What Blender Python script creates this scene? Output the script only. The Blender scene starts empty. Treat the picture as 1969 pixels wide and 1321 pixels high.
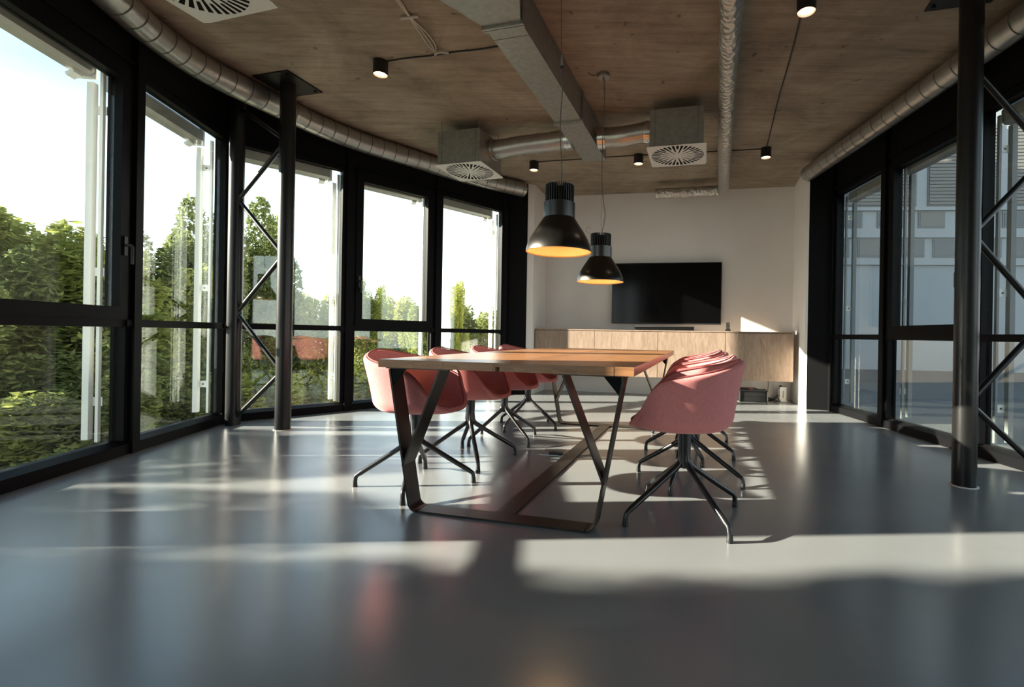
import bpy, bmesh, math, random
from mathutils import Vector, Matrix
R = math.radians
random.seed(7)
SC = bpy.context.scene
COL = SC.collection

# ------------------------------------------------------------------ camera
IMG_W, IMG_H = 1969.0, 1321.0
FOC, PPX, PPY, ROLL, EYE = 915.0, 1126.0, 643.9, 0.0168, 0.90
cam = bpy.data.cameras.new('camera')
cam.sensor_width = 36.0
cam.lens = FOC / IMG_W * 36.0
cam.shift_x = -(PPX - IMG_W / 2) / IMG_W
cam.shift_y = (PPY - IMG_H / 2) / IMG_W
cam.clip_start, cam.clip_end = 0.05, 300
camo = bpy.data.objects.new('camera', cam)
camo.matrix_world = Matrix.Translation((0, 0, EYE)) @ Matrix.Rotation(R(90), 4, 'X') @ Matrix.Rotation(ROLL, 4, 'Z')
COL.objects.link(camo)
SC.camera = camo

# ------------------------------------------------------------------ world
SUN_AZ, SUN_EL = R(4.2), R(19.1)          # light travels at SUN_AZ from +X
SKY_STRENGTH, SUN_STRENGTH = 2.5, 25.0
w = bpy.data.worlds.new('sky'); SC.world = w
w.use_nodes = True
nt = w.node_tree; nt.nodes.clear()
out = nt.nodes.new('ShaderNodeOutputWorld'); bg = nt.nodes.new('ShaderNodeBackground')
tc = nt.nodes.new('ShaderNodeTexCoord'); sep = nt.nodes.new('ShaderNodeSeparateXYZ')
ramp = nt.nodes.new('ShaderNodeValToRGB'); noi = nt.nodes.new('ShaderNodeTexNoise'); mix = nt.nodes.new('ShaderNodeMix')
mix.data_type = 'RGBA'
cm = nt.nodes.new('ShaderNodeMix'); cm.data_type = 'RGBA'; cm.blend_type = 'MULTIPLY'; cm.inputs['Factor'].default_value = 1; cm.inputs['B'].default_value = (1.35, 1.25, 1.18, 1)
nt.links.new(cm.outputs['Result'], mix.inputs['B'])
nt.links.new(tc.outputs['Generated'], sep.inputs[0])
nt.links.new(sep.outputs['Z'], ramp.inputs[0])
e = ramp.color_ramp.elements
e[0].position = 0.0; e[0].color = (.96, 1.0, 1.0, 1)
e[1].position = 1.0; e[1].color = (.10, .16, .25, 1)
for p_, c_ in ((.18, (.60, .73, .82)), (.38, (.225, .345, .45)), (.60, (.135, .23, .35))):
    k = ramp.color_ramp.elements.new(p_); k.color = (*c_, 1)
mp = nt.nodes.new('ShaderNodeMapping'); mp.inputs['Scale'].default_value = (2, 2, 7)
nt.links.new(tc.outputs['Generated'], mp.inputs[0]); nt.links.new(mp.outputs[0], noi.inputs['Vector'])
noi.inputs['Scale'].default_value = 1.6; noi.inputs['Detail'].default_value = 6
cr = nt.nodes.new('ShaderNodeValToRGB'); cr.color_ramp.elements[0].position = .42; cr.color_ramp.elements[1].position = .72
nt.links.new(noi.outputs['Fac'], cr.inputs[0])
nt.links.new(cr.outputs['Color'], mix.inputs['Factor'])
nt.links.new(ramp.outputs['Color'], mix.inputs['A']); nt.links.new(ramp.outputs['Color'], cm.inputs['A'])
nt.links.new(mix.outputs['Result'], bg.inputs['Color'])
bg.inputs['Strength'].default_value = SKY_STRENGTH
nt.links.new(bg.outputs[0], out.inputs[0])

# ------------------------------------------------------------------ sun
sl = bpy.data.lights.new('sun', 'SUN'); sl.energy = SUN_STRENGTH; sl.angle = R(0.6); sl.color = (1.0, 0.90, 0.76)
so = bpy.data.objects.new('sun', sl); COL.objects.link(so)
sd = Vector((math.cos(SUN_AZ) * math.cos(SUN_EL), math.sin(SUN_AZ) * math.cos(SUN_EL), -math.sin(SUN_EL)))
so.rotation_euler = sd.to_track_quat('-Z', 'Y').to_euler()
so.location = (-12, -4, 9)

SC.view_settings.view_transform = 'Standard'
SC.view_settings.look = 'None'
SC.view_settings.gamma = 1.0
SC.view_settings.use_curve_mapping = False
SC.view_settings.exposure = 0.42

# ------------------------------------------------------------------ materials
def newmat(name):
    m = bpy.data.materials.new(name); m.use_nodes = True
    return m, m.node_tree, m.node_tree.nodes['Principled BSDF']
def plain(name, col, rough=.5, metal=0.0, spec=.5, emit=None, es=0, coat=0, noise=0.0, nscale=8, bump=0, bscale=60):
    m, t, b = newmat(name)
    b.inputs['Base Color'].default_value = (*col, 1); b.inputs['Roughness'].default_value = rough
    b.inputs['Metallic'].default_value = metal; b.inputs['Specular IOR Level'].default_value = spec
    b.inputs['Coat Weight'].default_value = coat
    if emit: b.inputs['Emission Color'].default_value = (*emit, 1); b.inputs['Emission Strength'].default_value = es
    if noise:
        c = t.nodes.new('ShaderNodeTexCoord'); n = t.nodes.new('ShaderNodeTexNoise'); r = t.nodes.new('ShaderNodeValToRGB')
        n.inputs['Scale'].default_value = nscale; n.inputs['Detail'].default_value = 5
        r.color_ramp.elements[0].position = .3; r.color_ramp.elements[1].position = .7
        r.color_ramp.elements[0].color = (*[x * (1 - noise) for x in col], 1)
        r.color_ramp.elements[1].color = (*[min(1, x * (1 + noise)) for x in col], 1)
        t.links.new(c.outputs['Object'], n.inputs['Vector']); t.links.new(n.outputs['Fac'], r.inputs[0]); t.links.new(r.outputs[0], b.inputs['Base Color'])
    if bump:
        c = t.nodes.new('ShaderNodeTexCoord'); n = t.nodes.new('ShaderNodeTexNoise'); bp = t.nodes.new('ShaderNodeBump')
        n.inputs['Scale'].default_value = bscale; n.inputs['Detail'].default_value = 4
        bp.inputs['Strength'].default_value = bump; bp.inputs['Distance'].default_value = .01
        t.links.new(c.outputs['Object'], n.inputs['Vector']); t.links.new(n.outputs['Fac'], bp.inputs['Height']); t.links.new(bp.outputs[0], b.inputs['Normal'])
    return m
def ramped(t, fac, stops):
    r = t.nodes.new('ShaderNodeValToRGB'); el = r.color_ramp.elements
    el[0].position, el[0].color = stops[0][0], (*stops[0][1], 1)
    el[1].position, el[1].color = stops[-1][0], (*stops[-1][1], 1)
    for p, c in stops[1:-1]:
        x = el.new(p); x.color = (*c, 1)
    t.links.new(fac, r.inputs[0]); return r.outputs['Color']
def noise(t, scale, vec, detail=6, rough=.55, dist=0):
    n = t.nodes.new('ShaderNodeTexNoise'); n.inputs['Scale'].default_value = scale; n.inputs['Detail'].default_value = detail
    n.inputs['Roughness'].default_value = rough; n.inputs['Distortion'].default_value = dist
    t.links.new(vec, n.inputs['Vector']); return n.outputs['Fac']
def mapping(t, scale=(1, 1, 1), rot=(0, 0, 0), kind='Object'):
    c = t.nodes.new('ShaderNodeTexCoord'); m = t.nodes.new('ShaderNodeMapping')
    m.inputs['Scale'].default_value = scale; m.inputs['Rotation'].default_value = rot
    t.links.new(c.outputs[kind], m.inputs[0]); return m.outputs[0]
def mul(t, a, b, fac=1.0, mode='MULTIPLY'):
    m = t.nodes.new('ShaderNodeMix'); m.data_type = 'RGBA'; m.blend_type = mode; m.inputs['Factor'].default_value = fac
    t.links.new(a, m.inputs['A']); t.links.new(b, m.inputs['B']); return m.outputs['Result']

M = {}
# floor: poured grey resin, satin
m, t, b = newmat('resin_floor')
v = mapping(t)
t.links.new(mul(t, ramped(t, noise(t, .9, v, 4), [(.3, (.195, .202, .204)), (.7, (.225, .232, .234))]),
                ramped(t, noise(t, 5, v, 3), [(.2, (.96, .96, .96)), (.8, (1, 1, 1))])), b.inputs['Base Color'])
t.links.new(ramped(t, noise(t, 1.6, v, 3), [(.2, (.19,) * 3), (.8, (.27,) * 3)]), b.inputs['Roughness'])
b.inputs['Specular IOR Level'].default_value = .95
M['floor'] = m
# ceiling: brown board-marked concrete
m, t, b = newmat('raw_concrete')
v1 = mapping(t, (.9, 10, 1), (0, 0, R(-14))); v2 = mapping(t)
v3 = mapping(t, (2.2, 34, 1), (0, 0, R(-14)))
c1 = ramped(t, noise(t, 1.7, v2, 10, .68, .6), [(.26, (.165, .130, .098)), (.5, (.285, .228, .172)), (.74, (.40, .33, .262))])
c2 = ramped(t, noise(t, 1.6, v1, 8, .7), [(.25, (.66, .63, .60)), (.55, (1.05, 1.04, 1.03)), (.8, (1.0, .97, .94))])
c3 = ramped(t, noise(t, 1.5, v3, 6, .7), [(.3, (.86, .845, .83)), (.6, (1.02, 1.02, 1.02))])
c4 = ramped(t, noise(t, 9, v2, 3, .5), [(.24, (.42, .38, .36)), (.33, (1, 1, 1))])
t.links.new(mul(t, mul(t, mul(t, c1, c2), c3), c4), b.inputs['Base Color'])
b.inputs['Roughness'].default_value = .9
bp = t.nodes.new('ShaderNodeBump'); bp.inputs['Strength'].default_value = .35; bp.inputs['Distance'].default_value = .01
t.links.new(noise(t, 1.5, v3, 6, .7), bp.inputs['Height']); t.links.new(bp.outputs[0], b.inputs['Normal'])
M['concrete'] = m
M['plaster'] = plain('white_plaster', (.74, .70, .665), .85, noise=.02, nscale=3, bump=.05, bscale=150)
M['black'] = plain('black_aluminium', (.004, .004, .0045), .5, spec=.09)
M['blackcol'] = plain('black_steel_paint', (.006, .0058, .0055), .33, spec=.42)
M['blackpanel'] = plain('black_panel', (.004, .004, .0045), .65, spec=.12)
M['steel'] = plain('raw_dark_steel', (.040, .034, .030), .36, metal=.75, noise=.25, nscale=9)
M['legblack'] = plain('black_cast_aluminium', (.010, .010, .011), .28, spec=.6)
M['galv'] = plain('galvanised_sheet', (.29, .29, .268), .40, metal=.62, noise=.13, nscale=26)
M['galv2'] = plain('spiral_duct_sheet', (.42, .40, .37), .33, metal=.85, noise=.10, nscale=14)
M['seam'] = plain('duct_seam', (.10, .095, .09), .5, metal=.7)
M['white_metal'] = plain('white_powder_coat', (.62, .63, .61), .5)
M['blindgrey'] = plain('blind_cassette', (.30, .29, .265), .42, metal=.3)
M['white_plastic'] = plain('white_plastic', (.78, .77, .74), .4)
M['dark'] = plain('dark_void', (.006, .006, .006), .9, spec=.1)
M['blackplastic'] = plain('black_plastic', (.012, .012, .012), .42)
M['tvscreen'] = plain('tv_screen', (.002, .002, .0022), .12, spec=.2)
M['cable_white'] = plain('white_cable', (.48, .43, .37), .6)
M['cable_grey'] = plain('grey_cable', (.10, .09, .08), .5)
M['chrome'] = plain('chrome', (.62, .61, .6), .22, metal=1)
M['lens'] = plain('lit_diffuser', (.9, .85, .75), .5, emit=(1.0, .84, .66), es=3.0)
M['creamring'] = plain('cream_ring', (.62, .50, .38), .5)
M['gold'] = plain('gold_reflector', (.86, .58, .27), .38, metal=.5)
M['bulb'] = plain('lamp_led', (1, .8, .5), .5, emit=(1.0, .72, .40), es=8.0)
M['redcable'] = plain('red_plug', (.45, .03, .03), .5)
M['lcd'] = plain('phone_display', (.03, .035, .03), .2)
M['seamdark'] = plain('shadow_gap', (.03, .024, .018), .8)
# foil duct
m, t, b = newmat('crinkled_foil')
b.inputs['Base Color'].default_value = (.56, .54, .51, 1); b.inputs['Metallic'].default_value = .92; b.inputs['Roughness'].default_value = .36
v = mapping(t); bp = t.nodes.new('ShaderNodeBump'); bp.inputs['Strength'].default_value = .9; bp.inputs['Distance'].default_value = .012
vo = t.nodes.new('ShaderNodeTexVoronoi'); vo.inputs['Scale'].default_value = 26; t.links.new(v, vo.inputs['Vector'])
t.links.new(mul(t, vo.outputs['Distance'], noise(t, 30, v, 5), .6, 'ADD'), bp.inputs['Height']); t.links.new(bp.outputs[0], b.inputs['Normal'])
M['foil'] = m
# brushed dark shade
m, t, b = newmat('brushed_gunmetal')
b.inputs['Base Color'].default_value = (.065, .061, .057, 1); b.inputs['Metallic'].default_value = .95; b.inputs['Roughness'].default_value = .27
b.inputs['Anisotropic'].default_value = .5
M['gun'] = m
# fabric
m, t, b = newmat('pink_wool')
v = mapping(t); w1 = noise(t, 1.0, mapping(t, (420, 60, 60)), 2); w2 = noise(t, 1.0, mapping(t, (60, 60, 420)), 2)
c = mul(t, ramped(t, w1, [(.3, (.54, .190, .188)), (.7, (.63, .242, .232))]), ramped(t, w2, [(.3, (.90, .90, .91)), (.7, (1.0, 1.0, 1.0))]))
t.links.new(c, b.inputs['Base Color']); b.inputs['Roughness'].default_value = .95; b.inputs['Specular IOR Level'].default_value = .15
b.inputs['Sheen Weight'].default_value = .35; b.inputs['Sheen Tint'].default_value = (1, .6, .58, 1); b.inputs['Sheen Roughness'].default_value = .4
bp = t.nodes.new('ShaderNodeBump'); bp.inputs['Strength'].default_value = .12; bp.inputs['Distance'].default_value = .002
t.links.new(w1, bp.inputs['Height']); t.links.new(bp.outputs[0], b.inputs['Normal'])
M['fabric'] = m
M['piping'] = plain('pink_piping', (.34, .10, .10), .9, spec=.2)
# woods
def wood(name, dark, mid, light, scale, stretch, rough, rnd=True, gloss=.4):
    m, t, b = newmat(name)
    v = mapping(t, stretch)
    oi = t.nodes.new('ShaderNodeObjectInfo'); va = t.nodes.new('ShaderNodeVectorMath'); va.operation = 'ADD'
    sc_ = t.nodes.new('ShaderNodeVectorMath'); sc_.operation = 'SCALE'; sc_.inputs['Scale'].default_value = 40
    cx = t.nodes.new('ShaderNodeCombineXYZ'); t.links.new(oi.outputs['Random'], cx.inputs[0]); t.links.new(oi.outputs['Random'], cx.inputs[1]); t.links.new(oi.outputs['Random'], cx.inputs[2])
    t.links.new(cx.outputs[0], sc_.inputs[0]); t.links.new(v, va.inputs[0]); t.links.new(sc_.outputs[0], va.inputs[1])
    v = va.outputs[0]
    c = ramped(t, noise(t, scale, v, 7, .62, 1.2), [(.28, dark), (.5, mid), (.74, light)])
    if rnd:
        c = mul(t, c, ramped(t, oi.outputs['Random'], [(0, (.78, .74, .70)), (1, (1.12, 1.06, 1.0))]))
    t.links.new(c, b.inputs['Base Color']); b.inputs['Roughness'].default_value = rough; b.inputs['Specular IOR Level'].default_value = gloss
    return m
M['tablewood'] = wood('oiled_oak', (.19, .090, .040), (.30, .150, .070), (.39, .215, .108), 2.2, (2.0, 16, 16), .30)
M['veneer'] = wood('limed_oak_veneer', (.228, .155, .110), (.315, .224, .164), (.40, .292, .219), 2.4, (9, 9, 1.6), .55, rnd=False)
# glass: clear sheet, reflects by the angle of view of each surface
m = bpy.data.materials.new('window_glass'); m.use_nodes = True; t = m.node_tree; t.nodes.clear()
o_ = t.nodes.new('ShaderNodeOutputMaterial'); tr = t.nodes.new('ShaderNodeBsdfTransparent'); gl = t.nodes.new('ShaderNodeBsdfGlossy'); mx = t.nodes.new('ShaderNodeMixShader')
tr.inputs['Color'].default_value = (.95, .975, .96, 1); gl.inputs['Roughness'].default_value = .0; gl.inputs['Color'].default_value = (.95, 1, .98, 1)
lw = t.nodes.new('ShaderNodeLayerWeight'); lw.inputs['Blend'].default_value = .5
p5 = t.nodes.new('ShaderNodeMath'); p5.operation = 'POWER'; p5.inputs[1].default_value = 5
ma = t.nodes.new('ShaderNodeMath'); ma.operation = 'MULTIPLY_ADD'; ma.inputs[1].default_value = .90; ma.inputs[2].default_value = .055
t.links.new(lw.outputs['Facing'], p5.inputs[0]); t.links.new(p5.outputs[0], ma.inputs[0]); t.links.new(ma.outputs[0], mx.inputs[0])
t.links.new(tr.outputs[0], mx.inputs[1]); t.links.new(gl.outputs[0], mx.inputs[2]); t.links.new(mx.outputs[0], o_.inputs[0])
M['glass'] = m
M['farglass'] = plain('far_window_glass', (.05, .06, .065), .12, spec=.6)
# leaves
def leafmat(name, a, b_):
    m = bpy.data.materials.new(name); m.use_nodes = True; t = m.node_tree; t.nodes.clear()
    o_ = t.nodes.new('ShaderNodeOutputMaterial'); d = t.nodes.new('ShaderNodeBsdfDiffuse'); tl = t.nodes.new('ShaderNodeBsdfTranslucent'); mx = t.nodes.new('ShaderNodeMixShader')
    c = ramped(t, noise(t, 2.3, mapping(t), 4), [(.3, a), (.7, b_)])
    t.links.new(c, d.inputs[0]); t.links.new(c, tl.inputs[0]); mx.inputs[0].default_value = .45
    t.links.new(d.outputs[0], mx.inputs[1]); t.links.new(tl.outputs[0], mx.inputs[2]); t.links.new(mx.outputs[0], o_.inputs[0])
    return m
M['leaf'] = leafmat('green_leaves', (.14, .18, .05), (.36, .39, .12))
M['leafdark'] = leafmat('dark_leaves', (.095, .13, .05), (.25, .285, .11))
M['leafyellow'] = leafmat('yellow_green_leaves', (.22, .25, .05), (.46, .46, .12))
M['bark'] = plain('bark', (.10, .075, .055), .9, noise=.3, nscale=12)
M['ground'] = plain('outdoor_ground', (.22, .23, .18), .95, noise=.35, nscale=.4)
M['terrace'] = plain('terrace_paving', (.09, .09, .088), .7, noise=.12, nscale=2)
M['farwhite'] = plain('far_white_render', (.33, .345, .35), .8, noise=.03, nscale=1)
M['farblue'] = plain('far_grey_blue_panel', (.19, .225, .245), .5)
M['fargrey'] = plain('far_grey_plinth_and_shaded_rail', (.18, .19, .19), .8)
M['fardark'] = plain('far_roller_shutter', (.19, .18, .165), .7)

# ------------------------------------------------------------------ helpers
def link(o, parent=None):
    COL.objects.link(o)
    if parent is not None: o.parent = parent
    return o
def mesh_obj(name, bm, mat, parent=None, smooth=False, loc=None, rotz=None, bevel=0):
    if bevel:
        bmesh.ops.bevel(bm, geom=[x for x in bm.edges if len(x.link_faces) == 2 and x.calc_face_angle(0) > .5], offset=bevel, segments=2, affect='EDGES', profile=.6)
    bmesh.ops.recalc_face_normals(bm, faces=bm.faces)
    me = bpy.data.meshes.new(name); bm.to_mesh(me); bm.free()
    for p in me.polygons: p.use_smooth = bool(smooth)
    if smooth == 'auto':
        me.polygons.foreach_set('use_smooth', [True] * len(me.polygons))
        me.set_sharp_from_angle(angle=R(35))
    me.materials.append(M[mat])
    o = bpy.data.objects.new(name, me)
    if loc is not None: o.location = loc
    if rotz is not None: o.rotation_euler = (0, 0, rotz)
    return link(o, parent)
def thing(name, label, cat, loc=(0, 0, 0), rotz=0, group=None):
    o = bpy.data.objects.new(name, None); o.empty_display_size = .1
    o.location = loc; o.rotation_euler = (0, 0, rotz)
    o['label'] = label; o['category'] = cat
    if group: o['group'] = group
    return link(o)
def tag(o, label, cat, group=None):
    o['label'] = label; o['category'] = cat
    if group: o['group'] = group
    return o
def struct(o, label=None):
    o['kind'] = 'structure'
    if label: o['label'] = label
    return o
def box(bm, x0, x1, y0, y1, z0, z1):
    vs = [bm.verts.new((x, y, z)) for z in (z0, z1) for y in (y0, y1) for x in (x0, x1)]
    for f in ((0, 1, 3, 2), (4, 6, 7, 5), (0, 4, 5, 1), (2, 3, 7, 6), (0, 2, 6, 4), (1, 5, 7, 3)):
        bm.faces.new([vs[i] for i in f])
    return bm
def bx(*a):
    return box(bmesh.new(), *a)
def prism(bm, pts, axis0, axis1, flat='z'):
    """extrude polygon pts (2D) between axis0 and axis1; flat: axis of extrusion"""
    def P(p, h):
        return {'z': (p[0], p[1], h), 'y': (p[0], h, p[1]), 'x': (h, p[0], p[1])}[flat]
    a = [bm.verts.new(P(p, axis0)) for p in pts]; b_ = [bm.verts.new(P(p, axis1)) for p in pts]
    bm.faces.new(a); bm.faces.new(b_[::-1]); n = len(pts)
    for i in range(n): bm.faces.new((a[i], a[(i + 1) % n], b_[(i + 1) % n], b_[i]))
    return bm
def tube(bm, pts, rad, seg=12, cap=True, flat=None):
    pts = [Vector(p) for p in pts]; n = len(pts)
    if not hasattr(rad, '__len__'): rad = [rad] * n
    tang = []
    for i in range(n):
        a = pts[max(0, i - 1)]; b_ = pts[min(n - 1, i + 1)]; tang.append((b_ - a).normalized())
    up = Vector((0, 0, 1)) if abs(tang[0].z) < .95 else Vector((1, 0, 0))
    nx = tang[0].cross(up).normalized(); rings = []
    for i in range(n):
        nx = (nx - tang[i] * nx.dot(tang[i])).normalized(); ny = tang[i].cross(nx)
        fx = flat or 1
        rings.append([bm.verts.new(pts[i] + (nx * math.cos(2 * math.pi * k / seg) * fx + ny * math.sin(2 * math.pi * k / seg)) * rad[i]) for k in range(seg)])
    for i in range(n - 1):
        for k in range(seg):
            bm.faces.new((rings[i][k], rings[i][(k + 1) % seg], rings[i + 1][(k + 1) % seg], rings[i + 1][k]))
    if cap: bm.faces.new(rings[0][::-1]); bm.faces.new(rings[-1])
    return bm
def lathe(bm, prof, seg=40, c=(0, 0, 0)):
    rings = []
    for r, z in prof:
        if r < 1e-6: rings.append([bm.verts.new((c[0], c[1], c[2] + z))])
        else: rings.append([bm.verts.new((c[0] + r * math.cos(2 * math.pi * k / seg), c[1] + r * math.sin(2 * math.pi * k / seg), c[2] + z)) for k in range(seg)])
    for a, b_ in zip(rings, rings[1:]):
        for k in range(seg):
            k2 = (k + 1) % seg
            if len(a) == 1 and len(b_) == 1: continue
            if len(a) == 1: bm.faces.new((a[0], b_[k2], b_[k]))
            elif len(b_) == 1: bm.faces.new((a[k], a[k2], b_[0]))
            else: bm.faces.new((a[k], a[k2], b_[k2], b_[k]))
    return bm
def smooth_path(pts, n=8):
    P = [Vector(p) for p in pts]; res = []
    for i in range(len(P) - 1):
        p0 = P[max(0, i - 1)]; p1 = P[i]; p2 = P[i + 1]; p3 = P[min(len(P) - 1, i + 2)]
        for k in range(n):
            s = k / n
            res.append(.5 * ((2 * p1) + (-p0 + p2) * s + (2 * p0 - 5 * p1 + 4 * p2 - p3) * s * s + (-p0 + 3 * p1 - 3 * p2 + p3) * s ** 3))
    res.append(P[-1]); return res
def ang(p, q): return math.atan2(q[1] - p[1], q[0] - p[0])
def dist(p, q): return math.hypot(q[0] - p[0], q[1] - p[1])

CEIL = 3.12
# ------------------------------------------------------------------ plan of the room
LP = [(-3.045, 2.19), (-3.25, 3.42), (-3.44, 4.57), (-2.68, 5.36), (-1.94, 6.18), (-1.20, 7.04)]      # window posts, left facade
LB = [(-2.05, -2.4), (-2.37, -1.5), (-2.70, -.36), (-2.90, .70), (-3.02, 1.95)]                      # behind the camera
RP = [(3.085, 5.96), (3.085, 4.93), (3.085, 3.79), (3.085, 2.62), (3.085, 1.45), (3.085, .28), (3.085, -.90), (3.085, -2.4)]
BW = [(-.66, 7.70), (3.02, 6.955)]
def wallpt(s, o=0.0):
    d = Vector((BW[1][0] - BW[0][0], BW[1][1] - BW[0][1])).normalized(); n = Vector((d.y, -d.x))
    p = Vector(BW[0]) + d * s + n * o
    return p.x, p.y
WA = ang(*BW)
outline = LB + LP + [(-.885, 7.06), (-.80, 7.10), BW[0], BW[1], (2.80, 6.08)] + RP

def grow(poly, d):
    res = []; n = len(poly)
    for i in range(n):
        a, b_, c = Vector(poly[i - 1]), Vector(poly[i]), Vector(poly[(i + 1) % n])
        e1 = (b_ - a).normalized(); e2 = (c - b_).normalized()
        nn = (Vector((-e1.y, e1.x)) + Vector((-e2.y, e2.x)))
        nn = nn.normalized() if nn.length > 1e-4 else Vector((-e1.y, e1.x))
        res.append(tuple(b_ + nn * d))
    return res
slab = grow(outline, .10)
o = mesh_obj('floor', prism(bmesh.new(), slab, -.30, 0), 'floor'); struct(o, 'satin grey poured resin floor')
o = mesh_obj('ceiling', prism(bmesh.new(), grow(outline, .30), CEIL, CEIL + .35), 'concrete'); struct(o, 'brown board-marked raw concrete ceiling')
o = mesh_obj('added_upper_storey', prism(bmesh.new(), [(-3.2, -6), (-3.2, 4.6), (-1.2, 7.5), (3.3, 7.2), (3.3, -6)], CEIL + .35, 10.5), 'farwhite'); struct(o)  # unseen mass above the room, added so the block opposite falls in shade

o = mesh_obj('added_shade_wing', prism(bmesh.new(), [(-.80, 7.95), (3.1, 7.25), (3.3, 7.25), (3.3, 26), (-.3, 26)], -4.0, 10.5), 'farwhite'); struct(o)  # unseen wing behind the alcove, added to keep sun off terrace and far facade
# alcove walls
def wall(name, pts, th, label):
    a, b_ = Vector(pts[0]), Vector(pts[1]); d = (b_ - a).normalized(); n = Vector((-d.y, d.x)) * th
    o = mesh_obj(name, prism(bmesh.new(), [tuple(a), tuple(b_), tuple(b_ + n), tuple(a + n)], 0, CEIL), 'plaster'); return struct(o, label)
wall('wall_back', [BW[0], BW[1]], .15, 'warm white plaster back wall')
bm = prism(bmesh.new(), [(-.885, 7.06), (-.79, 7.08), (BW[0][0], BW[0][1]), (-.75, 7.85), (-.95, 7.6)], 0, CEIL)
struct(mesh_obj('wall_left', bm, 'plaster'), 'white plaster return wall left of the sideboard')
bm = prism(bmesh.new(), [(2.80, 6.08), (2.825, 6.06), (3.20, 6.9), BW[1]], 0, CEIL)
struct(mesh_obj('wall_right', bm, 'plaster'), 'sunlit white plaster return wall right of the sideboard')
o = wall('wall_rear', [(3.2, -2.4), (-2.2, -2.4)], .15, None)
# black closing panels
def vpanel(name, p, q, z0, z1, th, mat='blackpanel'):
    a, b_ = Vector(p), Vector(q); d = (b_ - a).normalized(); n = Vector((-d.y, d.x)) * th
    return mesh_obj(name, prism(bmesh.new(), [tuple(a), tuple(b_), tuple(b_ + n), tuple(a + n)], z0, z1), mat)
struct(vpanel('trim_1', (-1.17, 7.05), (-.885, 7.055), 0, CEIL, .08), 'black closing panel between last left window and white wall')
struct(vpanel('trim_2', (2.822, 6.065), (3.085, 5.97), 0, CEIL, .08), 'black closing panel between white wall and right windows')

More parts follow.
